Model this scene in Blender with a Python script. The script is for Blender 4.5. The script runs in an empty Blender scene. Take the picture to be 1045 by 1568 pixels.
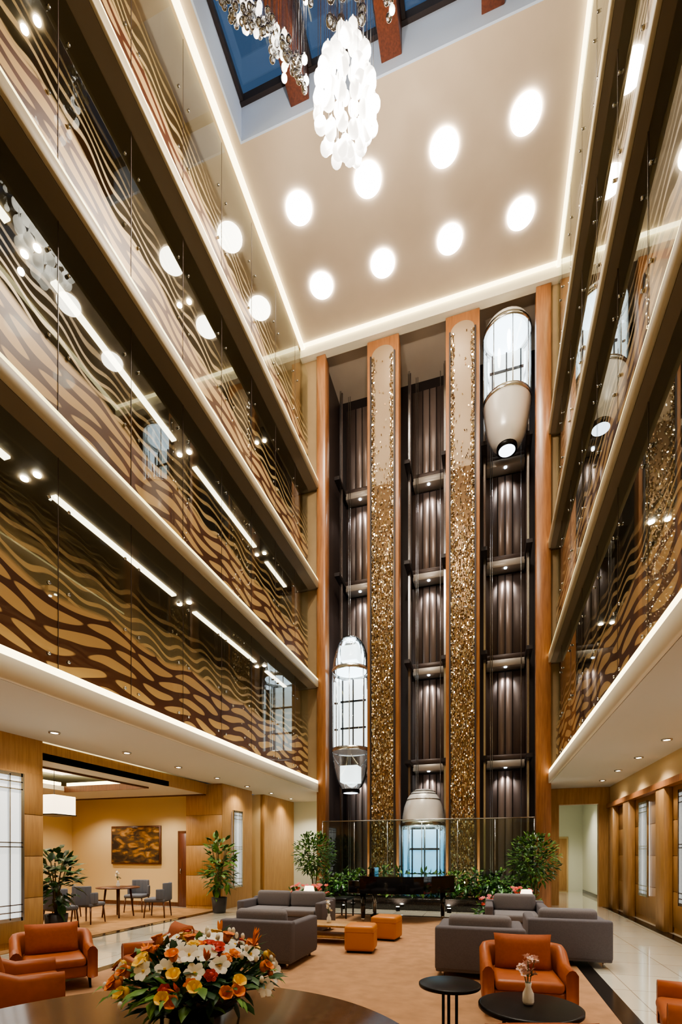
import bpy, bmesh, math, random
from mathutils import Vector, Matrix
random.seed(7)
pi=math.pi
def L(r,g,b):
    f=lambda c:((c/255)/12.92 if c/255<=0.04045 else ((c/255+0.055)/1.055)**2.4)
    return (f(r),f(g),f(b),1)
# ------------------------------------------------------------ materials
def newmat(n):
    m=bpy.data.materials.new(n); m.use_nodes=True
    nt=m.node_tree; p=nt.nodes['Principled BSDF']; return m,nt,p
def plain(n,col,rough=.5,metal=0,emis=None,es=0,coat=0,var=0.0,scale=8,bump=0,trans=0):
    m,nt,p=newmat(n)
    p.inputs['Base Color'].default_value=col; p.inputs['Roughness'].default_value=rough
    p.inputs['Metallic'].default_value=metal; p.inputs['Coat Weight'].default_value=coat
    p.inputs['Transmission Weight'].default_value=trans
    if emis: p.inputs['Emission Color'].default_value=emis; p.inputs['Emission Strength'].default_value=es
    if var or bump:
        tc=nt.nodes.new('ShaderNodeTexCoord'); no=nt.nodes.new('ShaderNodeTexNoise')
        no.inputs['Scale'].default_value=scale; no.inputs['Detail'].default_value=4
        nt.links.new(tc.outputs['Object'],no.inputs['Vector'])
        if var:
            r=nt.nodes.new('ShaderNodeValToRGB')
            r.color_ramp.elements[0].position=.3; r.color_ramp.elements[1].position=.7
            r.color_ramp.elements[0].color=tuple(c*(1-var) for c in col[:3])+(1,)
            r.color_ramp.elements[1].color=tuple(min(1,c*(1+var)) for c in col[:3])+(1,)
            nt.links.new(no.outputs['Fac'],r.inputs['Fac']); nt.links.new(r.outputs['Color'],p.inputs['Base Color'])
        if bump:
            b=nt.nodes.new('ShaderNodeBump'); b.inputs['Strength'].default_value=bump; b.inputs['Distance'].default_value=.02
            nt.links.new(no.outputs['Fac'],b.inputs['Height']); nt.links.new(b.outputs['Normal'],p.inputs['Normal'])
    return m
def emit(n,col,s):
    m,nt,p=newmat(n); p.inputs['Base Color'].default_value=(.8,.8,.8,1)
    p.inputs['Emission Color'].default_value=col; p.inputs['Emission Strength'].default_value=s
    return m
def woodmat(n,c1,c2,rough=.35):
    m,nt,p=newmat(n)
    tc=nt.nodes.new('ShaderNodeTexCoord'); mp=nt.nodes.new('ShaderNodeMapping'); mp.inputs['Scale'].default_value=(9,9,.7)
    no=nt.nodes.new('ShaderNodeTexNoise'); no.inputs['Scale'].default_value=3; no.inputs['Detail'].default_value=6
    r=nt.nodes.new('ShaderNodeValToRGB'); r.color_ramp.elements[0].color=c1; r.color_ramp.elements[1].color=c2
    r.color_ramp.elements[0].position=.3; r.color_ramp.elements[1].position=.7
    nt.links.new(tc.outputs['Object'],mp.inputs['Vector']); nt.links.new(mp.outputs[0],no.inputs['Vector'])
    nt.links.new(no.outputs['Fac'],r.inputs['Fac']); nt.links.new(r.outputs[0],p.inputs['Base Color'])
    p.inputs['Roughness'].default_value=rough; return m
def glassmat(n,tint=(.93,.97,.95,1),ior=1.5,gl=(1,1,1,1),mul=1.0):
    m=bpy.data.materials.new(n); m.use_nodes=True; nt=m.node_tree; nt.nodes.clear()
    o=nt.nodes.new('ShaderNodeOutputMaterial'); t=nt.nodes.new('ShaderNodeBsdfTransparent'); g=nt.nodes.new('ShaderNodeBsdfGlossy')
    t.inputs[0].default_value=tint; g.inputs['Color'].default_value=gl; g.inputs['Roughness'].default_value=.01
    fr=nt.nodes.new('ShaderNodeFresnel'); fr.inputs[0].default_value=ior
    mm=nt.nodes.new('ShaderNodeMath'); mm.operation='MULTIPLY'; mm.inputs[1].default_value=mul; mm.use_clamp=True
    mx=nt.nodes.new('ShaderNodeMixShader'); nt.links.new(fr.outputs[0],mm.inputs[0]); nt.links.new(mm.outputs[0],mx.inputs[0])
    nt.links.new(t.outputs[0],mx.inputs[1]); nt.links.new(g.outputs[0],mx.inputs[2]); nt.links.new(mx.outputs[0],o.inputs[0])
    return m
def wavemat():
    m=bpy.data.materials.new('wave_glass_print'); m.use_nodes=True; nt=m.node_tree; nt.nodes.clear()
    N=nt.nodes.new; Lk=nt.links.new
    uv=N('ShaderNodeUVMap'); uv.uv_map='UVMap'; sp=N('ShaderNodeSeparateXYZ'); Lk(uv.outputs[0],sp.inputs[0])
    def M(op,a,b=None,c=None,clamp=False):
        n=N('ShaderNodeMath'); n.operation=op; n.use_clamp=clamp
        for i,x in enumerate((a,b,c)):
            if x is None: continue
            if isinstance(x,(int,float)): n.inputs[i].default_value=x
            else: Lk(x,n.inputs[i])
        return n.outputs[0]
    def MR(x,a,b,c=0,d=1,sm=False):
        n=N('ShaderNodeMapRange'); Lk(x,n.inputs[0])
        if sm: n.interpolation_type='SMOOTHSTEP'
        for i,v in enumerate((a,b,c,d)): n.inputs[i+1].default_value=v
        return n.outputs[0]
    U,V=sp.outputs[0],sp.outputs[1]
    no=N('ShaderNodeTexNoise'); no.inputs['Scale'].default_value=.8; no.inputs['Detail'].default_value=1; Lk(uv.outputs[0],no.inputs['Vector'])
    nz=M('SUBTRACT',no.outputs['Fac'],.5)
    w1=M('MULTIPLY',M('SINE',M('MULTIPLY',U,3.1)),.065)
    vv=M('ADD',M('ADD',V,w1),M('MULTIPLY',nz,.30))
    p=.225
    q=M('DIVIDE',vv,p)
    row=M('FLOOR',q); par=M('MULTIPLY',M('MODULO',M('ADD',row,20),2),pi)
    cv=M('SINE',M('MULTIPLY',M('FRACT',q),pi))
    ph=M('ADD',M('MULTIPLY',M('ADD',U,M('MULTIPLY',nz,.9)),2*pi/1.1),par)
    su=M('SUBTRACT',M('MULTIPLY',M('ABSOLUTE',M('SINE',M('MULTIPLY',ph,.5))),2),1.1)
    f=M('ADD',cv,M('MULTIPLY',su,.36))
    thr=MR(V,.1,1.2,.92,.64)
    gold=MR(M('SUBTRACT',f,thr),-.05,.05,0,1,True)
    ww=M('ADD',V,M('ADD',M('MULTIPLY',M('SINE',M('ADD',M('MULTIPLY',U,6.5),M('MULTIPLY',V,4))),.05),M('MULTIPLY',nz,.5)))
    ln=M('ABSOLUTE',M('SUBTRACT',M('FRACT',M('DIVIDE',ww,.19)),.5))
    line=M('MULTIPLY',MR(ln,.20,.13),MR(V,2.2,1.3,0,.8))
    solid=MR(vv,1.30,1.22)
    body=M('MAXIMUM',solid,line)
    cr=N('ShaderNodeMix'); cr.data_type='RGBA'; Lk(gold,cr.inputs[0]); cr.inputs[6].default_value=L(80,46,28); cr.inputs[7].default_value=L(196,162,112)
    c2=N('ShaderNodeMix'); c2.data_type='RGBA'; Lk(solid,c2.inputs[0]); c2.inputs[6].default_value=L(206,178,126); Lk(cr.outputs[2],c2.inputs[7])
    d=N('ShaderNodeBsdfPrincipled'); Lk(c2.outputs[2],d.inputs['Base Color']); d.inputs['Roughness'].default_value=.4; d.inputs['Metallic'].default_value=.1
    t=N('ShaderNodeBsdfTransparent'); t.inputs[0].default_value=(.86,.92,.88,1)
    mx=N('ShaderNodeMixShader'); Lk(body,mx.inputs[0]); Lk(t.outputs[0],mx.inputs[1]); Lk(d.outputs[0],mx.inputs[2])
    g=N('ShaderNodeBsdfGlossy'); g.inputs['Roughness'].default_value=.01; g.inputs['Color'].default_value=(.9,.95,.92,1)
    fr=N('ShaderNodeFresnel'); fr.inputs[0].default_value=1.5
    m2=N('ShaderNodeMixShader'); Lk(M('MULTIPLY',fr.outputs[0],1.05,clamp=True),m2.inputs[0]); Lk(mx.outputs[0],m2.inputs[1]); Lk(g.outputs[0],m2.inputs[2])
    o=N('ShaderNodeOutputMaterial'); Lk(m2.outputs[0],o.inputs[0]); return m
def tilemat(n,col,mort,sx,rough):
    m,nt,p=newmat(n); tc=nt.nodes.new('ShaderNodeTexCoord'); b=nt.nodes.new('ShaderNodeTexBrick')
    b.offset=0; b.inputs['Scale'].default_value=1; b.inputs['Brick Width'].default_value=sx; b.inputs['Row Height'].default_value=sx
    b.inputs['Mortar Size'].default_value=.006; b.inputs['Color1'].default_value=col
    b.inputs['Color2'].default_value=tuple(c*.93 for c in col[:3])+(1,); b.inputs['Mortar'].default_value=mort
    nt.links.new(tc.outputs['Object'],b.inputs['Vector']); nt.links.new(b.outputs['Color'],p.inputs['Base Color'])
    p.inputs['Roughness'].default_value=rough; p.inputs['Coat Weight'].default_value=.6; p.inputs['Coat Roughness'].default_value=.03; return m
WOOD=woodmat('wood_veneer',L(146,96,60),L(174,120,78))
WOODP=woodmat('wood_panel',L(164,124,78),L(188,148,98),.4)
WOODD=woodmat('wood_dark',L(78,46,28),L(108,66,42),.35)
BEAM=woodmat('beam_wood',L(84,46,32),L(118,66,44),.4)
TABLE=woodmat('table_wood',L(104,74,54),L(130,94,70),.16)
CEIL=plain('ceiling_paint',L(198,182,164),.8,var=.03,scale=2)
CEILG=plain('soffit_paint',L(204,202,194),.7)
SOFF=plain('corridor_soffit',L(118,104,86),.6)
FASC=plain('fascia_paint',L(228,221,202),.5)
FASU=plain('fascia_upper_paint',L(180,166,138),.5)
WALLU=plain('upper_wall',L(160,136,102),.7,var=.06,scale=3)
WALLY=plain('yellow_wall',L(216,192,146),.7)
WALLG=plain('pale_wall',L(214,218,202),.7)
SKYTINT=plain('reveal_sky_tint',L(196,212,240),.8)  # bluish base colour paints the sky light onto the reveal
MARB=tilemat('marble_tile',L(226,222,206),L(164,156,140),.8,.07)
BLACKS=plain('black_granite',L(34,30,28),.15,var=.2,scale=40)
CARP=plain('carpet_tan',L(168,128,94),.95,var=.14,scale=5,bump=.3)
CARP2=plain('carpet_gold',L(176,136,92),.95,var=.2,scale=4,bump=.3)
GREY=plain('sofa_fabric',L(96,92,98),.9,var=.08,scale=60,bump=.1)
GREYC=plain('cushion_fabric',L(120,116,120),.9,var=.08,scale=60)
ORNG=plain('orange_leather',L(160,86,42),.42,var=.08,scale=12)
ORNC=plain('orange_fabric',L(152,78,36),.8,var=.08,scale=30)
OTTO=plain('ottoman_leather',L(200,124,46),.45)
CHAIRF=plain('chair_fabric',L(104,108,120),.85)
BLK=plain('black_lacquer',L(8,8,9),.08,coat=.5)
BLKM=plain('black_metal',L(22,20,22),.35,.5)
STEEL=plain('steel',L(196,196,196),.2,1)
SHMET=plain('shaft_metal',L(84,70,66),.42,.25)
SHMET2=plain('shaft_metal_light',L(136,120,114),.34,.4)
BAND=plain('landing_band',L(184,174,164),.4,.3)
DOME=plain('cab_dome',L(238,235,230),.28,.15)
DARK=plain('shaft_dark',L(46,38,38),.5,.2)
G1=plain('gold_tile',L(206,182,142),.14,.95); G2=plain('bronze_tile',L(136,106,76),.2,.95); G3=plain('pale_tile',L(240,232,216),.1,.95)
MOSB=plain('mosaic_upper',L(160,138,112),.4,.3); MOSD=plain('mosaic_ground',L(132,104,74),.3,.5)
POT=plain('pot_dark',L(60,58,62),.5); SOIL=plain('soil',L(50,34,24),.9)
LEAF=plain('leaf',L(58,98,44),.45,var=.35,scale=12); LEAF2=plain('leaf_light',L(104,146,66),.45,var=.3,scale=12); LEAFD=plain('leaf_dark',L(34,66,34),.4,var=.3,scale=12)
STEM=plain('stem',L(96,84,50),.7)
WHT=plain('petal_white',L(246,242,230),.5); RED=plain('petal_red',L(196,54,36),.5); ORP=plain('petal_orange',L(238,134,44),.5)
YEL=plain('petal_yellow',L(246,200,80),.5); PNK=plain('petal_pink',L(206,90,100),.5)
VASE=plain('vase_white',L(238,236,230),.2)
SHADE=emit('lampshade',L(255,230,190),3.0)
DISC=emit('disc_light',L(255,244,226),26)
DOWN=emit('downlight_lens',L(255,242,218),50)
LINL=emit('linear_light',L(255,240,208),4.5)
GLOW=emit('cove_led',L(255,236,180),5.0)
GLOWG=emit('cove_led_amber',L(250,232,150),2.6)
GLOBE=emit('chandelier_globe',L(255,246,232),3.0)
PANE=emit('window_pane',L(232,240,240),1.0)
CABL=emit('cab_light',L(225,240,255),5)
CABB=emit('cab_panel',L(90,170,215),2.0)
GLASSR=glassmat('rail_glass',(.86,.93,.9,1),1.5,mul=1.0); CRYS=glassmat('crystal',(.92,.94,.96,1),1.9,mul=2.2)
CABG=glassmat('cab_glass',(.82,.88,.88,1),1.7,mul=1.5); SKYG=glassmat('skylight_glass',(.7,.8,.9,1),1.5)
WAVE=wavemat()
def paintmat():
    m,nt,p=newmat('painting_canvas'); tc=nt.nodes.new('ShaderNodeTexCoord'); mp=nt.nodes.new('ShaderNodeMapping'); mp.inputs['Scale'].default_value=(1.2,1,3.2)
    no=nt.nodes.new('ShaderNodeTexNoise'); no.inputs['Scale'].default_value=1.8; no.inputs['Detail'].default_value=8; no.inputs['Distortion'].default_value=.8
    r=nt.nodes.new('ShaderNodeValToRGB'); e=r.color_ramp.elements; e[0].position=.38; e[0].color=L(46,34,24); e[1].position=.7; e[1].color=L(190,160,110)
    x=e.new(.5); x.color=L(96,72,40); x=e.new(.57); x.color=L(160,112,52)
    nt.links.new(tc.outputs['Object'],mp.inputs[0]); nt.links.new(mp.outputs[0],no.inputs[0]); nt.links.new(no.outputs['Fac'],r.inputs[0]); nt.links.new(r.outputs[0],p.inputs[0]); return m
PAINT=paintmat()
emit_panel=emit('cab_back_panel',L(235,242,240),2.4)
# ------------------------------------------------------------ mesh builder
_bx={}
def bevbox(sx,sy,sz,bv,seg):
    key=(round(sx,4),round(sy,4),round(sz,4),bv,seg)
    if key in _bx: return _bx[key]
    bm=bmesh.new(); bmesh.ops.create_cube(bm,size=1)
    for v in bm.verts: v.co=Vector((v.co.x*sx,v.co.y*sy,v.co.z*sz))
    if bv>0: bmesh.ops.bevel(bm,geom=list(bm.edges),offset=min(bv,.49*min(sx,sy,sz)),segments=seg,profile=.5,affect='EDGES')
    bm.verts.index_update()
    r=([v.co.copy() for v in bm.verts],[[v.index for v in f.verts] for f in bm.faces]); bm.free(); _bx[key]=r; return r
class MB:
    def __init__(s): s.v=[];s.f=[];s.mi=[];s.sm=[];s.mats=[]
    def add(s,vs,fs,mat,smooth=False,M=None):
        if mat not in s.mats: s.mats.append(mat)
        k=s.mats.index(mat); o=len(s.v)
        for v in vs:
            v=Vector(v); s.v.append(M@v if M else v)
        for f in fs: s.f.append([i+o for i in f]); s.mi.append(k); s.sm.append(smooth)
    def box(s,x0,x1,y0,y1,z0,z1,mat,bv=0,seg=3,M=None):
        vs,fs=bevbox(x1-x0,y1-y0,z1-z0,bv,seg); c=Vector(((x0+x1)/2,(y0+y1)/2,(z0+z1)/2))
        T=Matrix.Translation(c); T=M@T if M else T
        s.add(vs,fs,mat,bv>0,T)
    def cbox(s,c,d,mat,bv=0,R=None,seg=3):
        vs,fs=bevbox(d[0],d[1],d[2],bv,seg); T=Matrix.Translation(Vector(c))
        if R: T=T@R
        s.add(vs,fs,mat,bv>0,T)
    def pillow(s,c,w,h,t,mat,R=None):
        n=10; vs=[];fs=[]
        for sd in (1,-1):
            for i in range(n+1):
                for j in range(n+1):
                    a=i/n*2-1;b=j/n*2-1
                    th=t/2*((1-a**4)*(1-b**4))**.5
                    vs.append((a*w/2*(1-.05*(1-b*b)*abs(a)),sd*th,b*h/2*(1-.05*(1-a*a)*abs(b))))
        N=(n+1)**2
        for k in (0,1):
            for i in range(n):
                for j in range(n):
                    q=[k*N+i*(n+1)+j,k*N+(i+1)*(n+1)+j,k*N+(i+1)*(n+1)+j+1,k*N+i*(n+1)+j+1]
                    fs.append(q if k==0 else q[::-1])
        T=Matrix.Translation(Vector(c)); T=T@R if R else T
        s.add(vs,fs,mat,True,T)
    def lathe(s,prof,mat,c=(0,0,0),n=24,smooth=True,a0=0,a1=2*pi):
        vs=[];fs=[]; full=abs(a1-a0-2*pi)<1e-6; k=n if full else n+1
        for r,z in prof:
            for i in range(k):
                a=a0+(a1-a0)*i/n; vs.append((c[0]+r*math.cos(a),c[1]+r*math.sin(a),c[2]+z))
        for j in range(len(prof)-1):
            for i in range(n):
                i2=(i+1)%k if full else i+1
                fs.append([j*k+i,j*k+i2,(j+1)*k+i2,(j+1)*k+i])
        s.add(vs,fs,mat,smooth)
    def tube(s,a,b,r1,mat,r2=None,n=8):
        a=Vector(a);b=Vector(b);r2=r1 if r2 is None else r2; d=(b-a)
        if d.length<1e-6:return
        q=d.normalized().to_track_quat('Z','Y'); vs=[];fs=[]
        for p,r in ((a,r1),(b,r2)):
            for i in range(n):
                t=2*pi*i/n; vs.append(p+q@Vector((r*math.cos(t),r*math.sin(t),0)))
        for i in range(n): fs.append([i,(i+1)%n,n+(i+1)%n,n+i])
        fs.append(list(range(n))[::-1]); fs.append([n+i for i in range(n)])
        s.add(vs,fs,mat,n>5)
    def path(s,pts,r,mat,n=8):
        for a,b in zip(pts,pts[1:]): s.tube(a,b,r,mat,n=n)
    def sph(s,c,r,mat,n=10,m=6,sc=(1,1,1)):
        prof=[(r*math.sin(pi*j/m),r*math.cos(pi*j/m)) for j in range(m+1)]
        vs=[];fs=[]
        for R,z in prof:
            for i in range(n):
                a=2*pi*i/n; vs.append((c[0]+R*math.cos(a)*sc[0],c[1]+R*math.sin(a)*sc[1],c[2]+z*sc[2]))
        for j in range(m):
            for i in range(n): fs.append([j*n+i,(j+1)*n+i,(j+1)*n+(i+1)%n,j*n+(i+1)%n])
        s.add(vs,fs,mat,True)
    def disc(s,c,r,mat,n=32,up=False):
        vs=[(c[0]+r*math.cos(2*pi*i/n),c[1]+r*math.sin(2*pi*i/n),c[2]) for i in range(n)]
        f=list(range(n)); s.add(vs,[f if up else f[::-1]],mat)
    def cyl(s,c,r,h,mat,n=32):
        s.lathe([(0,0),(r,0),(r,h),(0,h)],mat,c,n,smooth=False)
    def prism(s,out,z0,z1,mat,M=None,smooth=False):
        n=len(out); vs=[(x,y,z0) for x,y in out]+[(x,y,z1) for x,y in out]
        fs=[list(range(n))[::-1],[n+i for i in range(n)]]+[[i,(i+1)%n,n+(i+1)%n,n+i] for i in range(n)]
        s.add(vs,fs,mat,smooth,M)
    def leaf(s,p,d,l,w,mat,droop=.3):
        p=Vector(p);d=Vector(d).normalized(); side=d.cross(Vector((0,0,1)))
        if side.length<.05: side=Vector((1,0,0))
        side.normalize(); up=side.cross(d)
        m=p+d*l*.5+up*l*.06; t=p+d*l-Vector((0,0,droop*l))
        a=p+d*l*.4+side*w/2-up*w*.12; b=p+d*l*.4-side*w/2-up*w*.12
        a2=p+d*l*.75+side*w*.32-Vector((0,0,droop*l*.4)); b2=p+d*l*.75-side*w*.32-Vector((0,0,droop*l*.4))
        s.add([p,a,a2,t,b2,b,m],[[0,1,6],[1,2,6],[2,3,6],[3,4,6],[4,5,6],[5,0,6]],mat,True)
    def foliage(s,c,rad,n,l,w,mats):
        for _ in range(n):
            while True:
                q=Vector((random.uniform(-1,1),random.uniform(-1,1),random.uniform(-1,1)))
                if .25<q.length<1: break
            p=Vector(c)+Vector((q.x*rad[0],q.y*rad[1],q.z*rad[2]))
            d=Vector((q.x,q.y,q.z*.6+.2))+Vector((random.uniform(-.5,.5),random.uniform(-.5,.5),random.uniform(-.4,.4)))
            k=random.uniform(.7,1.25); s.leaf(p,d,l*k,w*k,random.choice(mats),random.uniform(.05,.4))
    def flower(s,c,d,n,l,w,mat,cup=.5,core=None):
        d=Vector(d).normalized(); q=d.to_track_quat('Z','Y')
        for i in range(n):
            a=2*pi*i/n+random.uniform(-.1,.1); ca,sa=math.cos(a),math.sin(a)
            def P(r,h,t): return Vector(c)+q@Vector((ca*r-sa*t,sa*r+ca*t,h))
            v=[P(0,0,0),P(l*.45,l*cup*.6,w/2),P(l*.45,l*cup*.6,-w/2),P(l*.8,l*cup*.85,w*.38),P(l*.8,l*cup*.85,-w*.38),P(l,l*cup*.8,0)]
            s.add(v,[[0,1,2],[1,3,4,2],[3,5,4]],mat,True)
        if core: s.sph(Vector(c)+d*l*.15,l*.14,core,6,4)
    def mesh(s,name):
        me=bpy.data.meshes.new(name); me.from_pydata([tuple(v) for v in s.v],[],s.f)
        for m in s.mats: me.materials.append(m)
        me.polygons.foreach_set('material_index',s.mi); me.polygons.foreach_set('use_smooth',s.sm)
        me.update(); return me
    def obj(s,name,loc=(0,0,0),rot=0,parent=None,me=None):
        o=bpy.data.objects.new(name,me or s.mesh(name)); bpy.context.scene.collection.objects.link(o)
        o.location=loc; o.rotation_euler=(0,0,rot); o.parent=parent; return o
def B(name,*boxes):
    b=MB()
    for q in boxes: b.box(*q[:6],q[6],*(q[7:]))
    return b.obj(name)
def rx(a): return Matrix.Rotation(a,4,'X')
def ry(a): return Matrix.Rotation(a,4,'Y')
def rz(a): return Matrix.Rotation(a,4,'Z')
# ------------------------------------------------------------ dimensions
XL,XR,YB,ZC=-5.29,1.65,15.0,18.2
YF=-4.0
ZG=[3.98,7.3,10.55,13.8]; ZS=[3.6,7.3-.27,10.55-.27,13.8-.27]
GL,GR=XL-.36,XR+.20
# ------------------------------------------------------------ shell
B('floor',(-13.2,6.2,YF,22.2,-.2,0,MARB))
B('carpet_lobby',(-5.0,1.2,-1,12.2,0,.012,CARP))
B('carpet_dining',(-13,-7.35,5,12.15,0,.012,CARP2))
B('trim_1',(1.2,1.4,-2,12.4,0,.008,BLACKS),(-5.2,-5.0,-2,12.4,0,.008,BLACKS),(-5.0,1.2,12.2,12.4,0,.008,BLACKS),
  (3.28,3.5,-2,16.1,0,.008,BLACKS),(-7.35,-7.15,6.9,12.1,0,.008,BLACKS))
SKX0,SKX1,SKY0,SKY1=-5.54,1.55,2.0,10.15
B('ceiling',(-7.5,3.7,SKY1,YB+2.4,ZC,ZC+.25,CEIL),(-7.5,3.7,YF,SKY0,ZC,ZC+.25,CEIL),
  (-7.5,SKX0,SKY0,SKY1,ZC,ZC+.25,CEIL),(SKX1,3.7,SKY0,SKY1,ZC,ZC+.25,CEIL))
B('skylight_reveal',(SKX0,SKX1,SKY1-.04,SKY1-.001,ZC,ZC+1.0,SKYTINT),(SKX0,SKX1,SKY0+.001,SKY0+.04,ZC,ZC+1.0,SKYTINT),
  (SKX0+.001,SKX0+.04,SKY0+.04,SKY1-.04,ZC,ZC+1.0,SKYTINT),(SKX1-.04,SKX1-.001,SKY0+.04,SKY1-.04,ZC,ZC+1.0,SKYTINT))
b=MB()
for x in (-4.03,-1.95,.10):
    b.box(x-.22,x+.22,SKY0+.04,SKY1-.04,ZC+.22,ZC+.92,BEAM,.01,1)
for y in (8.1,5.2):
    b.box(SKX0+.04,SKX1-.04,y-.17,y+.17,ZC+.36,ZC+.93,BEAM,.01,1)
for x in (SKX0+.09,-4.03-.27,-4.03+.27,-1.95-.27,-1.95+.27,.1-.27,.1+.27,SKX1-.09):
    b.box(x-.04,x+.04,SKY0+.04,SKY1-.04,ZC+.8,ZC+.95,DARK)
b.box(SKX0+.04,SKX1-.04,SKY1-.12,SKY1-.04,ZC+.78,ZC+.95,DARK)
b.obj('skylight_beam_frame')
B('window_1',(SKX0+.05,SKX1-.05,SKY0+.05,SKY1-.05,ZC+.96,ZC+.98,SKYG))
b=MB()
b.box(-5.86,-5.74,YF,YB-.1,ZC-.10,ZC-.005,GLOW); b.box(1.86,1.96,YF,YB-.1,ZC-.10,ZC-.005,GLOW)
b.box(-5.74,1.86,YB-.30,YB-.22,ZC-.06,ZC-.005,GLOW)
b.obj('trim_2')
B('trim_3',(-5.9,2.0,YB-.2,YB+.05,ZC-.34,ZC-.002,FASC))
def uvquad(name,x,y0,y1,z0,z1,face):
    me=bpy.data.meshes.new(name); vs=[(x,y0,z0),(x,y1,z0),(x,y1,z1),(x,y0,z1)]
    f=[0,1,2,3] if face>0 else [3,2,1,0]
    me.from_pydata(vs,[],[f]); u=me.uv_layers.new(name='UVMap')
    for li,l in enumerate(me.loops):
        v=vs[l.vertex_index]; u.data[li].uv=(v[1]+(0 if face>0 else 3.3)+z0*1.37,v[2]-z0)
    me.materials.append(WAVE); o=bpy.data.objects.new(name,me); bpy.context.scene.collection.objects.link(o); return o
for i in range(4):
    zs,zg=ZS[i],ZG[i]; top=(ZS+[17.35])[i+1]
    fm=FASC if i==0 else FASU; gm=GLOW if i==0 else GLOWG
    if i==0:
        B('balcony_slab',(-7.6,XL-.06,YF,17.6,zs,zg-.06,CEILG),(-13.2,-7.6,YF,13.4,zs+.15,zg-.06,CEILG))
        B('balcony_slab',(XR+.06,5.6,YF,22.2,zs,zg-.06,CEILG))
    else:
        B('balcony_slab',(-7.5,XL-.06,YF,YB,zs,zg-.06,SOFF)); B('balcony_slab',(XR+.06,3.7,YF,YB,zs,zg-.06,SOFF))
    h=.10 if i==0 else .06
    for (xa,xb,ca,cb) in ((XL-.06,XL,XL-.05,XL-.015),(XR,XR+.06,XR+.015,XR+.05)):
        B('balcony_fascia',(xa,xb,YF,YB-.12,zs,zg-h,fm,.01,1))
        B('balcony_cove_light',(ca,cb,YF,YB-.12,zg-h,zg,gm))
    uvquad('balcony_wave_glass',GL,YF,YB-.15,zg-.05,top,1)
    uvquad('balcony_wave_glass',GR,YF,YB-.15,zg-.05,top,-1)
    for X,s in ((GL,1),(GR,-1)):
        b=MB()
        y=-3.3
        while y<14.8:
            b.box(X+s*.004,X+s*.008,y-.005,y+.005,zg,top,SHMET)
            for z in (zg+.3,zg+1.25,zg+2.4):
                for dy in (-.16,.16): b.tube((X,y+dy,z),(X+s*.035,y+dy,z),.022,STEEL,n=10)
            y+=1.42
        b.tube((X-s*.15,YF,zg+1.15),(X-s*.15,YB-.2,zg+1.15),.018,BLKM)
        b.obj('balcony_glass_fittings')
    if i<3:
        zt=ZS[i+1]
        for xa,xb,xc in ((-6.36,-6.25,-6.3),(2.62,2.74,2.68)):
            b=MB(); y=-1.62
            while y<14:
                if i<2 and xa<0: b.box(xa,xb,y,min(y+2.95,14.5),zt-.03,zt-.001,LINL)
                if y+3.4<14.7:
                    for dx in (-.12,.12): b.cyl((xc+dx,y+3.3,zt-.02),.05,.018,DOWN,16)
                y+=3.68
            b.obj('corridor_ceiling_light')
B('wall_left_upper',(-7.6,-7.5,YF,YB+.1,ZG[0]-.02,ZC,WALLU)); B('wall_right_upper',(3.7,3.8,YF,YB+.1,ZG[0]-.02,ZC,WALLU))
B('wall_back_left_upper',(-7.5,-5.365,YB,YB+.1,ZG[0]-.02,ZC,WALLU)); B('wall_back_right_upper',(1.735,3.7,YB,YB+.1,ZG[0]-.02,ZC,WALLU))
B('wall_front',(-13.2,6.2,YF-.15,YF,0,ZC,WALLY))
b=MB()
for y in (11.58,13.35):
    for x in (-4.65,-2.83,-.98,.82):
        b.cyl((x,y,ZC-.04),.33,.036,DISC,36)
b.obj('ceiling_disc_light')
# ------------------------------------------------------------ elevator wall
b=MB()
b.box(-5.36,-5.06,YB-.1,YB+.3,0,ZC-.34,WOOD,.01,1); b.obj('wood_column')
b=MB(); b.box(1.33,1.73,YB-.1,YB+.3,0,ZC-.34,WOOD,.01,1); b.obj('wood_column')
for (x0,x1) in ((-3.67,-2.66),(-1.22,-.23)):
    e=.15
    b=MB(); b.box(x0,x1,YB-.05,YB+.35,0,ZC-.36,WOOD,.01,1)
    b.box(x0+e,x1-e,YB-.07,YB-.04,.3,13.2,MOSD); b.box(x0+e,x1-e,YB-.07,YB-.04,13.2,ZC-.9,MOSB)
    cx=(x0+x1)/2; r=(x1-x0)/2-e
    out=[(cx+r*math.cos(a),ZC-.9+r*.8*math.sin(a)) for a in [pi*k/16 for k in range(17)]]
    M=Matrix(((1,0,0,0),(0,0,1,0),(0,1,0,0),(0,0,0,1)))
    b.prism(out,YB-.07,YB-.04,MOSB,M)
    b.box(x0+e-.05,x0+e,YB-.11,YB-.04,.3,ZC-.9,DARK); b.box(x1-e,x1-e+.05,YB-.11,YB-.04,.3,ZC-.9,DARK)
    z=.35; tw=.030; th=.055
    nx=int((2*r)/tw)
    while z<ZC-.95:
        hi=max(0,min(1,(z-10.5)/3.5))
        for k in range(nx):
            edge=min(k,nx-1-k)
            pr=(.05 if edge<4 else .30)+hi*(0 if edge<3 else .68)
            if random.random()<pr: continue
            X=x0+e+tw*(k+.5); am=.26
            R=rx(random.gauss(0,am))@rz(random.gauss(0,am))@ry(random.gauss(0,.3)); hx=tw*.44; hz=th*.5
            vs=[R@Vector(q) for q in ((-hx,0,-hz),(hx,0,-hz),(hx,0,hz),(-hx,0,hz))]
            b.add([v+Vector((X,YB-.09,z)) for v in vs],[[0,1,2,3]],random.choice((G1,G1,G2,G2,G3,G3)))
        z+=th
    b.obj('mosaic_pilaster')
bays=[(-5.06,-3.68),(-2.65,-1.23),(-.22,1.33)]
YS=17.1
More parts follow.
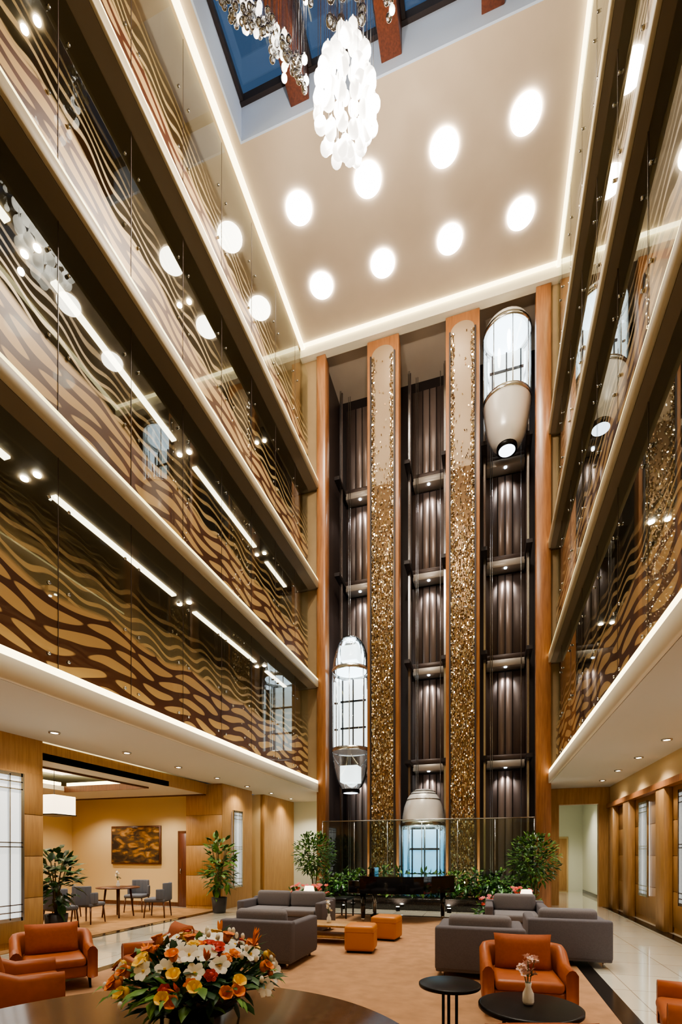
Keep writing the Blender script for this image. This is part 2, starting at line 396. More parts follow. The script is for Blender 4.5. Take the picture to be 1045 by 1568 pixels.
B('wall_back',(-5.4,1.8,YS,YS+.15,0,ZC,DARK)); B('wall_shaft_left',(-5.36,-5.24,YB+.3,YS,0,ZC,SHMET)); B('wall_shaft_right',(1.6,1.75,YB+.3,YS,0,ZC,SHMET))
def spot(x,y,z,p,size=130,col=(1,.89,.74),rad=.06,bl=.7,rot=(0,0,0),name='downlight_lamp'):
    l=bpy.data.lights.new(name,'SPOT'); l.energy=p; l.spot_size=math.radians(size); l.spot_blend=bl; l.color=col; l.shadow_soft_size=rad
    o=bpy.data.objects.new(name,l); bpy.context.scene.collection.objects.link(o); o.location=(x,y,z); o.rotation_euler=rot; return o
for (x0,x1) in bays:
    b=MB()
    zz=[0.0,4.45,7.75,11.0,14.3]
    m=(x0+x1)/2
    for j,z in enumerate(zz):
        zt=(zz+[17.9])[j+1]
        for (a,c) in ((x0+.1,m-.25),(m-.22,m-.015),(m+.015,m+.22),(m+.25,x1-.1)):
            b.box(a,c,YS-.08,YS,z+.45,zt-.1,SHMET if a<m-.3 or a>m+.2 else SHMET2,.008,1)
        b.box(x0+.18,x1-.18,YS-.45,YS,z-.02,z+.2,BAND,.01,1); b.box(x0+.1,x1-.1,YS-.35,YS,z+.24,z+.40,SHMET,.01,1)
        b.box(x0+.02,x0+.2,YS-1.3,YS,z+.1,z+.22,DARK); b.box(x1-.2,x1-.02,YS-1.3,YS,z+.1,z+.22,DARK)
        if j>0:
            b.cyl((m,YS-.36,z-.05),.05,.03,CABL,12)
            spot(m,YS-.36,z-.08,28,110,(1,.93,.86),.05,.6,name='added_shaft_fill')  # lens and spot under each band, added to brighten the shaft
    for x in (x0+.12,x1-.12):
        b.box(x-.03,x+.03,YB+1.2,YB+1.28,0,ZC-.4,STEEL); b.box(x-.05,x+.05,YB+1.28,YB+1.32,0,ZC-.4,SHMET)
    for x in (x0+.3,x0+.36,x1-.3): b.tube((x,YB+1.6,0),(x,YB+1.6,ZC-.3),.012,STEEL,n=6)
    b.obj('elevator_shaft_frame')
def cab(X,Y,zb,H,rad,blue=False,bowl=DOME,cap=DOME,tk=1.0):
    b=MB(); r=rad
    bo=[(0,-1.33),(.26,-1.33),(.28,-1.2),(r*.62,-1.12),(r*.8,-.85),(r*.92,-.45),(r,0)]
    if zb<1: bo=[(0,-.08),(r*.9,-.08),(r,0)]
    b.lathe(bo,bowl,(X,Y,zb),32)
    if zb>1:
        b.disc((X,Y,zb-1.34),.24,CABL); b.lathe([(.25,-1.34),(.30,-1.34),(.30,-1.22)],BLKM,(X,Y,zb),24)
    if bowl is CABG: b.box(X-.3,X+.3,Y-.25,Y+.25,zb-1.0,zb-.45,emit_panel,.02)
    b.disc((X,Y,zb+.03),r*.97,SHMET2,up=True)
    b.lathe([(r,0),(r+.02,0),(r+.02,.12),(r,.12)],STEEL,(X,Y,zb),32); b.lathe([(r,H-.12),(r+.02,H-.12),(r+.02,H),(r,H)],STEEL,(X,Y,zb),32)
    b.lathe([(r,.12),(r,H-.12)],CABG,(X,Y,zb),32)
    for k in range(8):
        a=2*pi*k/8+.2; b.tube((X+r*math.cos(a),Y+r*math.sin(a),zb),(X+r*math.cos(a),Y+r*math.sin(a),zb+H),.015,STEEL,n=6)
    b.disc((X,Y,zb+H-.06),r*.85,CABL)
    b.box(X-r*.72,X+r*.72,Y+r*.52,Y+r*.6,zb+.2,zb+H-.2,CABB if blue else emit_panel,0)
    for q in (-.3,0,.3): b.box(X+q*r*2-.02,X+q*r*2+.02,Y+r*.46,Y+r*.52,zb+.2,zb+H-.2,BLKM)
    for q in (.33,.66): b.box(X-r*.72,X+r*.72,Y+r*.46,Y+r*.52,zb+H*q-.03,zb+H*q+.03,BLKM)
    tp=[(r,0),(r*.98,.2),(r*.9,.5),(r*.74,.8),(r*.52,1.0),(.25,1.06),(0,1.08)]
    b.lathe([(q,H+z*tk) for q,z in tp],cap,(X,Y,zb),32)
    if cap is CABG: b.box(X-.28,X+.28,Y-.25,Y+.25,zb+H+.25,zb+H+.75,emit_panel,.02)
    elif tk==1:
        for k in range(4): b.lathe([(r*(.52+.08*k),H+1.02-.09*k),(r*(.56+.08*k),H+1.0-.09*k)],BLKM,(X,Y,zb),24)
    return b.obj('panoramic_elevator_cab')
cab(-4.37,15.5,4.95,2.75,.62,bowl=CABG,cap=CABG); cab(-2.0,15.75,.1,2.5,.68,True)
cab(.56,15.62,15.25,2.2,.70,tk=.35)
# ------------------------------------------------------------ ground floor walls
def lattice(name,X,y0,y1,z0,z1,s):
    b=MB(); b.box(min(X,X+s*.02),max(X,X+s*.02),y0,y1,z0,z1,PANE)
    a,c=min(X+s*.02,X+s*.06),max(X+s*.02,X+s*.06); w=.018; dy=y1-y0; dz=z1-z0
    for y in (y0,y1): b.box(a,c,y-.03,y+.03,z0-.03,z1+.03,STEEL)
    for z in (z0,z1): b.box(a,c,y0,y1,z-.03,z+.03,STEEL)
    for t in (.18,.36,.64,.82): b.box(a,c,y0+dy*t-w/2,y0+dy*t+w/2,z0,z1,STEEL)
    for t in (.05,.1,.5,.53,.9,.95): b.box(a,c,y0,y1,z0+dz*t-w/2,z0+dz*t+w/2,STEEL)
    return b.obj(name)
def panelwall(name,X,y0,y1,z1,s,mat,step=.72):
    b=MB(); b.box(min(X,X-s*.15),max(X,X-s*.15),y0,y1,0,z1,mat)
    for k in range(int(z1/step)+1):
        z=.12+k*step
        if z+step-.012<z1: b.box(min(X,X+s*.018),max(X,X+s*.018),y0+.005,y1-.005,z,z+step-.012,mat,.003,1)
    return b.obj(name)
panelwall('wall_left',-7.6,YF,6.7,3.6,1,WOODP)
lattice('window_2',-7.58,5.0,6.25,.5,2.92,1)
B('wall_dining_back',(-13.2,-8.45,12.6,12.75,0,3.75,WALLY)); B('wall_dining_left',(-13.2,-13.05,YF,12.6,0,3.75,WALLY))
B('wall_dining_front',(-13.05,-7.75,3.0,3.15,0,3.75,WOODP))
B('dining_ceiling_soffit',(-13,-7.75,10.4,12.15,3.3,3.42,CEILG),(-13,-11,3.2,10.4,3.3,3.42,CEILG),(-8.3,-7.7,6.7,10.4,3.3,3.42,CEILG),
  (-11,-8.3,10.36,10.4,3.26,3.42,WOODD),(-8.34,-8.3,6.7,10.36,3.26,3.42,WOODD),(-13,-7.75,12.05,12.15,3.27,3.3,WOODD),(-7.76,-7.7,6.7,12.1,3.3,3.6,WOODP))
B('dining_cove_light',(-11,-8.3,10.44,10.6,3.44,3.52,GLOW),(-11.2,-11.04,4,10.3,3.44,3.52,GLOW),(-8.2,-8.05,6.8,10.3,3.44,3.52,GLOW),(-10.9,-8.5,7.0,10.2,3.70,3.74,SHADE))
b=MB(); b.box(-8.44,-7.24,12.2,14.0,0,3.6,WOODP)
for k in range(4): b.box(-8.43,-7.25,12.18,12.2,.1+k*.87,.1+k*.87+.86,WOODP,.003,1)
b.obj('wood_pier')
lattice('window_3',-7.235,12.75,13.25,.62,2.85,1)
B('wall_hall_left',(-7.39,-7.24,14.9,17.6,0,3.6,WOODP)); B('wall_hall_recess',(-8.2,-8.05,14.0,14.9,0,3.6,WALLY),(-8.2,-7.3,14.9,14.95,0,3.6,WALLY))
B('wall_hall_back',(-7.3,-5.3,17.5,17.6,0,3.6,WALLG)); B('wall_hall_side',(-5.5,-5.38,YB+.3,17.5,0,3.6,WALLG))
b=MB(); b.box(-8.95,-8.46,12.52,12.6,0,2.28,WOODD); b.box(-8.88,-8.52,12.48,12.53,0,2.2,BEAM,.005,1); b.tube((-8.82,12.46,1.0),(-8.82,12.46,1.15),.012,STEEL); b.obj('door_1')
b=MB(); b.box(-11.42,-9.58,12.53,12.585,1.27,2.46,WOODD,.01,1); b.box(-11.37,-9.63,12.515,12.53,1.32,2.41,PAINT); b.obj('framed_painting')
panelwall('wall_right',3.6,YF,16.18,3.6,-1,WOODP)
b=MB()
for y in (5.3,7.7,9.4,11.3,13.9,15.5): b.box(3.42,3.58,y,y+.5,0,2.95,WOODP,.006,1)
b.box(3.40,3.58,YF+.02,16.15,2.95,3.08,WOOD); b.box(3.5,3.58,YF+.02,16.15,3.08,3.6,WALLY)  # upper beige box paints in the light wash along the wall top
b.obj('wood_pilaster')
lattice('window_4',3.575,12.75,13.35,.62,2.8,-1); lattice('window_5',3.575,10.1,10.8,.62,2.8,-1); lattice('window_6',3.575,6.2,7.2,.62,2.8,-1)
B('wall_portal',(1.75,2.1,16.2,16.4,0,3.6,WOODP),(3.2,3.6,16.2,16.4,0,3.6,WOODP),(2.1,3.2,16.2,16.4,3.1,3.6,WOODP))
B('wall_corridor_end',(1.6,5.6,22,22.2,0,3.6,WALLG)); B('wall_corridor_left',(1.6,1.75,15.35,22,0,3.6,WALLG)); B('wall_corridor_right',(3.75,3.9,16.4,22,0,3.6,WALLG))
b=MB(); b.box(2.3,3.2,21.95,21.995,0,2.3,WALLY,.01,1); b.box(2.36,3.14,21.93,21.955,.05,2.22,WOODP,.01,1); b.tube((2.45,21.9,1.0),(2.45,21.9,1.15),.012,STEEL); b.obj('door_2')
B('baseboard_right',(1.75,1.77,15.35,21.9,0,.12,BLACKS),(3.73,3.75,16.4,21.9,0,.12,BLACKS))
B('baseboard_left',(-7.2,-5.5,17.47,17.49,0,.12,BLACKS),(-13,-8.96,12.58,12.6,0,.12,WOODD))
b=MB()
pts=[(-6.84,6.25+1.67*k) for k in range(-3,7)]+[(3.0,8.1+1.65*k) for k in range(-5,8)]
for x,y in pts:
    b.lathe([(.055,-.02),(.085,-.02),(.09,0),(.055,0)],STEEL,(x,y,3.6),20); b.disc((x,y,3.59),.055,DOWN,20)
b.obj('recessed_downlight')
for k,(x,y) in enumerate(pts): spot(x,y,3.56,80)
for x,y in ((-9.8,6.5),(-9.8,10.0),(-11.8,9),(-11.5,11.6),(-9.2,11.6)): spot(x,y,3.22,120)
spot(-6.3,16.5,3.5,110); spot(2.6,19.5,3.5,110)
for y in (11.58,13.35):
    for x in (-4.65,-2.83,-.98,.82): spot(x,y,ZC-.08,1000,60,(1,.92,.78),.3,.6)
for x in (-4.0,-1.9,.3): spot(x,.8,ZC-.05,1000,60,(1,.92,.78),.1,.6)  # added front fill spots, no fixture modelled
# ------------------------------------------------------------ chandelier
b=MB()
CX,CY=-2.34,8.0
def drop(x,y,z,r,mat,cord=True):
    b.sph((x,y,z),r,mat,12,8,(1,1,1.05))
    b.lathe([(r*.45,r*.9),(r*.22,r*1.5),(.012,r*2.1)],mat,(x,y,z),8)
    if cord: b.tube((x,y,z+r*2),(x,y,ZC+.3),.004,STEEL,n=4)
prof=[(13.72,.08,3),(13.92,.24,6),(14.12,.42,10),(14.32,.50,11),(14.52,.52,11),(14.72,.50,10),(14.92,.36,8),(15.12,.30,8),(15.35,.26,7),(15.6,.2,5)]
for k,(z,R,n) in enumerate(prof):
    for q in range(n):
        a=2*pi*q/n+k*.5
        rr=R*random.uniform(.8,1.12)
        drop(CX+rr*math.cos(a),CY+rr*math.sin(a),z+random.uniform(-.06,.06),random.uniform(.088,.112) if z<15.2 else .09,GLOBE,q%2==0)
for k in range(18):
    a=k*2.4; drop(CX+.28*math.cos(a),CY+.28*math.sin(a),15.85+k*.04,.075,CRYS,True)
for k in range(70):
    t=k/69
    x=-2.92-1.3*t; y=7.47-.45*t; z=14.45+1.4*t
    for _ in range(2):
        drop(x+random.uniform(-.1-.15*t,.1+.1*t),y+random.uniform(-.15,.15),z+random.uniform(-.1,.2+.2*t),.05,CRYS if random.random()<.85 else GLOBE)
for k in range(26): drop(-1.47+random.uniform(-.16,.16),7.7+random.uniform(-.2,.2),15.35+k*.05,.05,CRYS if k%4 else GLOBE)
for k in range(14): drop(-2.78+random.uniform(-.15,.15),7.4+random.uniform(-.2,.2),15.65+k*.05,.05,CRYS if k%4 else GLOBE)
b.box(-4.6,-.9,7.0,7.85,ZC+.16,ZC+.22,STEEL,.01,1)
b.obj('chandelier')
for z in (14.3,14.9):
    l=bpy.data.lights.new('chandelier_bulb','POINT'); l.energy=0.01; l.shadow_soft_size=.05
    bpy.data.lights.remove(l)
for dx,dy,z in ((.72,0,14.2),(-.36,.62,14.4),(-.36,-.62,14.2)):
    l=bpy.data.lights.new('chandelier_bulb','POINT'); l.energy=520; l.color=(1,.90,.75); l.shadow_soft_size=.06
    o=bpy.data.objects.new('chandelier_bulb',l); bpy.context.scene.collection.objects.link(o); o.location=(CX+dx,CY+dy,z)
# ------------------------------------------------------------ furniture
def sofa_mesh(w,d,h=.66,n=2):
    b=MB(); a=.15
    for x in (-w/2+.1,w/2-.1):
        for y in (-d/2+.1,d/2-.1): b.tube((x,y,0),(x,y,.12),.02,STEEL)
    b.box(-w/2+.01,w/2-.01,-d/2+.01,d/2-.01,.08,.34,GREY,.02)
    b.box(-w/2,w/2,d/2-.17,d/2,.1,h,GREY,.035)
    b.box(-w/2,-w/2+a,-d/2,d/2-.1,.1,h-.03,GREY,.035); b.box(w/2-a,w/2,-d/2,d/2-.1,.1,h-.03,GREY,.035)
    iw=(w-2*a)/n
    for k in range(n):
        x0=-w/2+a+iw*k; b.box(x0+.005,x0+iw-.005,-d/2-.01,d/2-.17,.34,.48,GREYC,.045)
        b.cbox((x0+iw/2,d/2-.24,.63),(iw-.02,.17,.34),GREYC,.07,rx(-.12))
    return b.mesh('grey_sofa')
def place(me,name,x,y,rot,z=0):
    o=bpy.data.objects.new(name,me); bpy.context.scene.collection.objects.link(o); o.location=(x,y,z); o.rotation_euler=(0,0,rot); return o
s1=sofa_mesh(1.1,1.08,n=1); s2=sofa_mesh(1.85,.9,n=2)
place(s1,'grey_lounge_sofa',-3.1,6.60,pi,.012); place(s1,'grey_lounge_sofa',-.1,6.8,pi,.012); place(s1,'grey_lounge_sofa',1.1,7.95,pi,.012)
place(s2,'grey_sofa',-4.0,9.3,0,.012); place(s1,'grey_lounge_sofa',.5,9.8,0,.012)
def armchair_mesh():
    b=MB(); w,d=.86,.80; pts=[]
    R=.22
    pts.append((-w/2,-d/2)); pts.append((-w/2,-.05)); pts.append((-w/2,d/2-R))
    for k in range(1,8): a=pi-k*pi/16; pts.append((-w/2+R+R*math.cos(a),d/2-R+R*math.sin(a)))
    pts.append((-w/2+R,d/2)); pts.append((w/2-R,d/2))
    for k in range(1,8): a=pi/2-k*pi/16; pts.append((w/2-R+R*math.cos(a),d/2-R+R*math.sin(a)))
    pts.append((w/2,d/2-R)); pts.append((w/2,-.05)); pts.append((w/2,-d/2))
    n=len(pts); vs=[];fs=[]; T=.11; K=8
    for i,(x,y) in enumerate(pts):
        p=Vector(pts[max(0,i-1)]); q=Vector(pts[min(n-1,i+1)]); t=(q-p).normalized(); nn=Vector((t.y,-t.x))
        h=.50+.13*max(0,min(1,(y+.05)/.3)); o=Vector((x,y)); lean=.05*max(0,y)/d*2
        prof=[(0,.14),(0,h-.05),(T*.25,h-.01),(T*.5,h),(T*.75,h-.01),(T,h-.05),(T,.14),(T*.5,.12)]
        for s_,z in prof:
            g=o+nn*(s_)+ (o.normalized()*lean*(z-.1)); vs.append((g.x,g.y,z))
    for i in range(n-1):
        for j in range(K): fs.append([i*K+j,i*K+(j+1)%K,(i+1)*K+(j+1)%K,(i+1)*K+j])
    fs.append(list(range(K))); fs.append([(n-1)*K+j for j in range(K)][::-1])
    b.add(vs,fs,ORNG,True)
    b.box(-w/2+.1,w/2-.1,-d/2+.01,d/2-.1,.14,.28,ORNG,.03); b.box(-w/2+.115,w/2-.115,-d/2-.02,d/2-.12,.27,.38,ORNG,.045)
    b.pillow((0,.16,.54),.58,.40,.2,ORNC,rx(-.25))
    for x in (-w/2+.08,w/2-.08):
        for y in (-d/2+.08,d/2-.12): b.tube((x,y,.15),(x*1.03,y*1.03,0),.02,BLKM,.012)
    return b.mesh('orange_armchair')
ac=armchair_mesh()
place(ac,'orange_armchair',.36,5.3,.05,.012); place(ac,'orange_armchair',1.72,4.35,-pi/2-.2,.012); place(ac,'orange_armchair',.20,2.82,pi+.3,.012)
place(ac,'orange_armchair',-5.0,4.55,.9,.012); place(ac,'orange_armchair',-4.3,3.45,2.5,.012); place(ac,'orange_armchair',-3.7,4.95,-.6,.012)
def ottoman():
    b=MB(); b.box(-.24,.24,-.24,.24,.03,.44,OTTO,.05); b.box(-.2,.2,-.2,.2,0,.04,BLKM); b.box(-.243,.243,-.243,.243,.33,.338,ORNG,.002,1); return b.mesh('orange_ottoman')
ot=ottoman(); place(ot,'orange_ottoman',-1.98,7.65,.1,.012); place(ot,'orange_ottoman',-1.8,8.85,-.1,.012)
b=MB(); b.box(-.45,.45,-.3,.3,.3,.34,WOODP,.01,1); b.box(-.4,.4,-.25,.25,.1,.14,WOODP,.01,1)
for x in (-.4,.4):
    for y in (-.25,.25): b.box(x-.02,x+.02,y-.02,y+.02,0,.3,BLKM)
b.obj('low_coffee_table',(-2.75,8.3,.012)); 
def vase_mesh(h=.16,fl=RED,n=6,sp=.12):
    b=MB(); b.lathe([(0,0),(.035,0),(.042,.02),(.04,h*.5),(.02,h*.8),(.024,h),(.018,h),(.015,h*.8),(0,h*.5)],VASE,n=20)
    for k in range(n):
        a=random.uniform(0,2*pi); r=random.uniform(.01,sp*.6); z=h+random.uniform(.08,.22); t=(r*math.cos(a),r*math.sin(a),z)
        b.tube((0,0,h*.6),t,.0025,LEAF,n=5)
        for _ in range(4): b.flower((t[0]+random.uniform(-.02,.02),t[1]+random.uniform(-.02,.02),t[2]+random.uniform(-.03,.02)),(random.uniform(-1,1),random.uniform(-1,1),.7),5,.03,.022,fl,.4,YEL)
        b.leaf((t[0]*.5,t[1]*.5,h+.05),(t[0]*8,t[1]*8,.3),.07,.025,LEAF)
    return b.mesh('bud_vase')
PALEP=plain('petal_blush',L(232,196,186),.5)
vm=vase_mesh(fl=PALEP,n=8); vw=vase_mesh(fl=WHT)
place(vw,'flower_vase',-2.75,8.3,0,.353)
b=MB(); b.lathe([(0,.535),(.235,.535),(.24,.545),(.24,.56),(.23,.565),(0,.565)],BLKM,n=48)
for k in range(3):
    a=2*pi*k/3+.5; b.tube((.06*math.cos(a),.06*math.sin(a),.54),(.06*math.cos(a),.06*math.sin(a),.02),.012,BLKM)
b.cyl((0,0,0),.16,.015,BLKM); b.obj('round_side_table',(-.29,3.91,.012))
b=MB(); b.lathe([(0,.42),(.36,.42),(.37,.43),(.37,.455),(.35,.46),(0,.46)],BLKM,n=56)
for k in range(4):
    a=2*pi*k/4+.5; b.tube((.2*math.cos(a),.2*math.sin(a),.43),(.26*math.cos(a),.26*math.sin(a),0),.014,BLKM)
b.obj('round_coffee_table',(.30,3.85,.012)); place(vm,'flower_vase',.29,3.87,.3,.474)
TX,TY=-1.35,1.53
b=MB(); b.lathe([(0,.70),(1.22,.70),(1.25,.71),(1.26,.73),(1.25,.75),(0,.75)],TABLE,n=96)
b.lathe([(0,0),(.55,0),(.56,.05),(.2,.1),(.14,.4),(.2,.66),(.6,.70)],WOODD,n=40); b.obj('large_round_table',(TX,TY,.012))
random.seed(11)
b=MB(); b.lathe([(0,0),(.12,0),(.19,.04),(.23,.1),(.235,.15),(.225,.15),(.215,.1),(.17,.05),(0,.03)],BLK,n=40)
b.lathe([(0,.1),(.2,.1),(.21,.14),(0,.16)],SOIL,n=30)
b.foliage((0,0,.2),(.38,.38,.14),380,.11,.05,[LEAF,LEAFD,LEAFD,LEAF2])
for k in range(40):
    a=random.uniform(0,2*pi); d=Vector((math.cos(a),math.sin(a),random.uniform(-.35,.2))); p0=Vector((d.x*.28,d.y*.28,.2)); p1=p0+d*random.uniform(.08,.16)
    b.tube(p0,p1,.003,LEAF2,n=4); b.leaf(p1,d,.07,.025,LEAF2,.5)
kinds=['lily']*40+['tulip']*42+['rose']*24+['bird']*6+['bud']*30
for kd in kinds:
    a=random.uniform(0,2*pi); e=random.uniform(.1,1.45); R=.38
    d=Vector((math.cos(a)*math.cos(e),math.sin(a)*math.cos(e),math.sin(e)))
    p=Vector((d.x*R*1.05,d.y*R*1.05,.15+d.z*.23+random.uniform(-.02,.03)))
    b.tube((p.x*.5,p.y*.5,.14),p,.005,LEAF,n=5)
    if kd=='lily': b.flower(p,d+Vector((0,-.5,.1)),6,.052,.042,WHT,.35,YEL)
    elif kd=='tulip':
        m=random.choice((ORP,ORP,ORP,YEL,YEL,RED)); b.flower(p,d+Vector((0,0,.6)),6,.035,.04,m,1.6); b.sph(p+Vector((0,0,.02)),.02,m,8,6,(1,1,1.5))
    elif kd=='rose':
        m=random.choice((RED,ORP,YEL,ORP,WHT)); 
        for q,c in ((.034,.5),(.026,.8),(.02,1.2)): b.flower(p,d,6,q,.03,m,c)
        b.sph(p+d*.012,.017,m,8,5)
    elif kd=='bird':
        p2=p+d*.06
        b.tube(p,p2,.006,LEAF,n=5)
        for q in range(5): b.leaf(p2,d+Vector((random.uniform(-.5,.5),random.uniform(-.3,.3),random.uniform(.1,.8))),.08,.018,ORP,.0)
        b.leaf(p2,d+Vector((.6,0,-.2)),.09,.022,LEAFD,0)
    else: b.sph(p+d*.04,.012,WHT,6,5,(1,1,1.6))
b.obj('flower_arrangement',(-1.44,2.18,.763))
b=MB(); b.lathe([(0,.72),(.5,.72),(.52,.735),(.5,.75),(0,.75)],WOODD,n=40)
for k in range(4):
    a=pi/4+k*pi/2; b.tube((.28*math.cos(a),.28*math.sin(a),.72),(.36*math.cos(a),.36*math.sin(a),0),.025,WOODD,.018)
DX,DY=-8.9,10.0
b.obj('dining_table',(DX,DY,.012)); place(vw,'flower_vase',DX,DY,0,.763)
b=MB()
b.box(-.26,.26,-.26,.26,.38,.48,CHAIRF,.04)
for k in range(9):
    a=pi*(k-4)/8*.95; x=.27*math.sin(a); y=.10+.2*math.cos(a)
    b.cbox((x,y,.64 if abs(k-4)<3 else .58),(.13,.06,.44 if abs(k-4)<3 else .26),CHAIRF,.025,rz(-a))
for x in (-.22,.22):
    for y in (-.22,.22): b.tube((x,y,.4),(x*1.12,y*1.15,0),.022,WOODD,.014)
cm=b.mesh('dining_chair')
for x,y in ((-8.75,8.9),(-9.9,9.4),(-7.95,10.3),(-9.2,11.05)):
    place(cm,'dining_chair',x,y,math.atan2(-(x-DX),(y-DY)),.012)
place(cm,'dining_chair',-8.7,8.1,2.9,.012)
b=MB(); b.box(-.3,.3,-.3,.3,0,.42,SHADE,.01,1); b.tube((0,0,.42),(0,0,1.25),.006,BLKM); b.box(-.31,.31,-.31,.31,-.01,.01,BLKM); b.obj('pendant_lamp',(-9.2,8.4,2.45))
# grand piano
b=MB()
out=[(-1.0,-.72),(.0,-.72),(.25,-.66),(.45,-.5),(.6,-.25),(.78,-.05),(.98,.15),(1.08,.38),(1.02,.6),(.82,.7),(.5,.72),(-1.0,.72)]
b.prism(out,.66,1.02,BLK); b.prism([(x*1.02,y*1.02) for x,y in out],1.025,1.06,BLK)
b.box(-1.28,-1.0,-.72,.72,.66,.78,BLK,.01,1); b.box(-1.25,-1.02,-.62,.62,.78,.795,WHT); b.box(-1.28,-1.0,-.74,-.64,.66,.96,BLK,.02); b.box(-1.28,-1.0,.64,.74,.66,.96,BLK,.02)
for k in range(36):
    if k%7 in (0,1,3,4,5): b.box(-1.15,-1.02,-.6+k*.0335,-.585+k*.0335,.795,.808,BLK)
b.box(-.85,-.8,-.4,.4,1.06,1.25,BLK,.01,1)
for x,y in ((-.95,-.6),(-.95,.6),(.8,.35)):
    b.tube((x,y,.66),(x,y,.08),.075,BLK,.045,12); b.sph((x,y,.05),.045,STEEL,8,6)
b.tube((-.8,-.08,.66),(-.8,-.08,.08),.015,STEEL); b.tube((-.8,.08,.66),(-.8,.08,.08),.015,STEEL); b.box(-.88,-.74,-.14,.14,.05,.1,BLK)
b.obj('grand_piano',(-1.85,11.6,0.012))
b=MB(); b.box(-.18,.18,-.36,.36,.42,.5,BLKM,.03)
for x in (-.15,.15):
    for y in (-.32,.32): b.tube((x,y,.42),(x,y,0),.022,BLK)
b.obj('piano_bench',(-3.45,11.6,0.012))
B('planter_box',(-5.0,1.25,13.6,14.3,0,.34,BLACKS,.02,1),(-4.95,1.2,13.65,14.25,.3,.35,SOIL))
b=MB()
xs=[-5.0+k*1.04 for k in range(7)]
for x0,x1 in zip(xs,xs[1:]): b.box(x0+.01,x1-.01,14.44,14.455,0,2.6,GLASSR)
b.tube((-5.0,14.45,2.61),(1.25,14.45,2.61),.018,STEEL)
for x in xs: b.tube((x,14.45,0),(x,14.45,2.6),.012,STEEL,n=6)
b.obj('glass_screen')
# added fill uplights: behind screen for pilasters, in front for planting and piano
b=MB()
for x in (-3.45,-2.9,-1.0,-.45):
    b.cyl((x,14.7,0),.06,.12,BLKM,16); b.disc((x,14.7,.122),.045,DOWN,16,up=True); spot(x,14.66,.16,220,60,(1,.9,.74),.04,.8,(pi-.06,0,0),'added_pilaster_fill')
for x in (-4.0,-2.4,-1.0,.4):
    b.cyl((x,13.35,0),.06,.12,BLKM,16); b.disc((x,13.35,.122),.045,DOWN,16,up=True); spot(x,13.35,.16,45,110,(1,.93,.8),.04,.8,(pi-.7,0,0),'added_planter_fill')
b.obj('added_fill_housing')
random.seed(5)
b=MB()
for k in range(26):
    x=-4.8+k*.235; b.foliage((x,13.95,.62+random.uniform(-.05,.25)),(.22,.26,.36),64,.2,.08,[LEAFD,LEAF,LEAF,LEAF2])
    for _ in range(4):
        a=random.uniform(0,2*pi); b.leaf((x,13.9,.4),(math.cos(a)*.5,math.sin(a)*.5,1.4),random.uniform(.4,.7),.09,random.choice((LEAF,LEAFD)),.2)
b.obj('planter_greenery')
def potted_tree(x,y,H,rad,fl,n,pot=True,z=0,l=.15,w=.07,ms=None):
    b=MB(); ph=.42 if pot else .0
    if pot:
        b.lathe([(0,0),(.14,0),(.17,.02),(.21,ph),(.2,ph),(.18,ph-.04),(0,ph-.04)],POT,n=28); b.lathe([(0,ph-.05),(.185,ph-.05)],SOIL,n=20)
    for k in range(5):
        a=2*pi*k/5; t=(math.cos(a)*rad*.55,math.sin(a)*rad*.55,H-rad*.7+random.uniform(-.2,.2))
        b.path([(0.02*math.cos(a),.02*math.sin(a),ph-.05),(t[0]*.3,t[1]*.3,(ph+t[2])*.5),t],.012,STEM,6)
    b.foliage((0,0,H-rad*fl),(rad,rad,rad*fl),n,l,w,ms or [LEAF,LEAF2,LEAFD])
    return b.obj('potted_tree',(x,y,z))
potted_tree(-4.75,13.0,2.2,.58,1.05,900,l=.14,w=.07,ms=[LEAF,LEAF2,LEAF])
potted_tree(1.1,12.9,2.1,.6,1.05,900,l=.14,w=.07,ms=[LEAF,LEAF2,LEAFD])
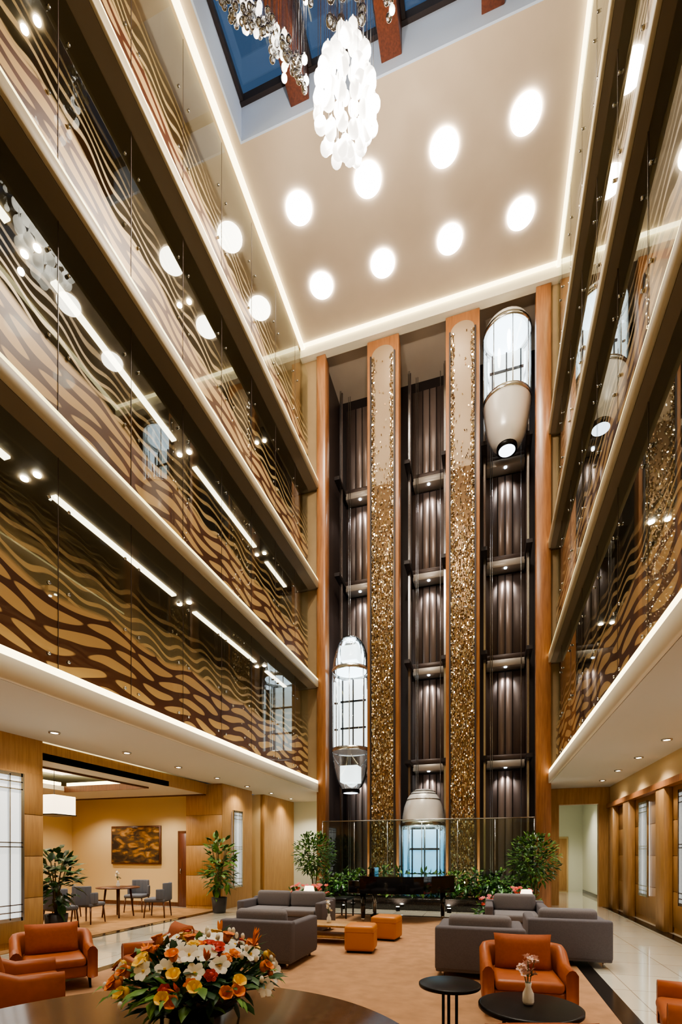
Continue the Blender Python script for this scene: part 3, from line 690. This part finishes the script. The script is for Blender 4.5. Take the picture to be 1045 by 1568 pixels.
potted_tree(-6.95,11.55,2.1,.40,1.9,190,l=.28,w=.12,ms=[LEAF,LEAF2]); potted_tree(-8.0,7.35,1.65,.34,1.6,150,l=.26,w=.14,ms=[LEAFD,LEAF],z=.012)
def poinsettia(x,y,h=.5):
    b=MB(); b.lathe([(0,0),(.13,0),(.17,.22),(.15,.22),(0,.18)],POT,n=20); b.foliage((0,0,h*.75),(.32,.32,.24),130,.16,.08,[LEAF,LEAFD,LEAF2])
    for _ in range(20):
        a=random.uniform(0,2*pi); r=random.uniform(0,.32); b.flower((r*math.cos(a),r*math.sin(a),h+random.uniform(-.05,.2)),(random.uniform(-.5,.5),-.6,1),6,.06,.04,random.choice((RED,PNK)),.2,YEL)
    b.obj('potted_flowers',(x,y,0.012))
poinsettia(-4.75,11.8,.6); poinsettia(-4.1,11.6,.6); poinsettia(.8,11.85,.62); poinsettia(.05,11.8,.4)
def tlamp(x,y,z):
    b=MB(); b.lathe([(0,0),(.07,0),(.06,.02),(.015,.04),(.015,.16),(0,.16)],STEEL,n=16); b.lathe([(.15,.14),(.10,.34),(0,.34)],SHADE,n=24); b.cyl((0,0,-z+.012),.22,.02,BLKM); b.cyl((0,0,-.03),.25,.03,WOODD); b.tube((0,0,-z+.012),(0,0,-.02),.02,BLKM); b.obj('table_lamp',(x,y,z))
tlamp(-4.0,10.6,.5); tlamp(.78,10.9,.5)
# ------------------------------------------------------------ world + camera
w=bpy.data.worlds.new('World'); bpy.context.scene.world=w; w.use_nodes=True
bg=w.node_tree.nodes['Background']; bg.inputs[0].default_value=(.13,.205,.31,1); bg.inputs[1].default_value=.65
cam=bpy.data.cameras.new('Camera'); co=bpy.data.objects.new('Camera',cam); bpy.context.scene.collection.objects.link(co)
cam.lens=17; cam.sensor_width=36; cam.sensor_fit='AUTO'; cam.shift_y=523/1568; cam.clip_start=.05
co.location=(0,0,1.6); co.rotation_euler=(pi/2,0,math.radians(16.9)); bpy.context.scene.camera=co
vs=bpy.context.scene.view_settings
vs.view_transform='AgX'; vs.look='AgX - Medium High Contrast'; vs.exposure=0.15
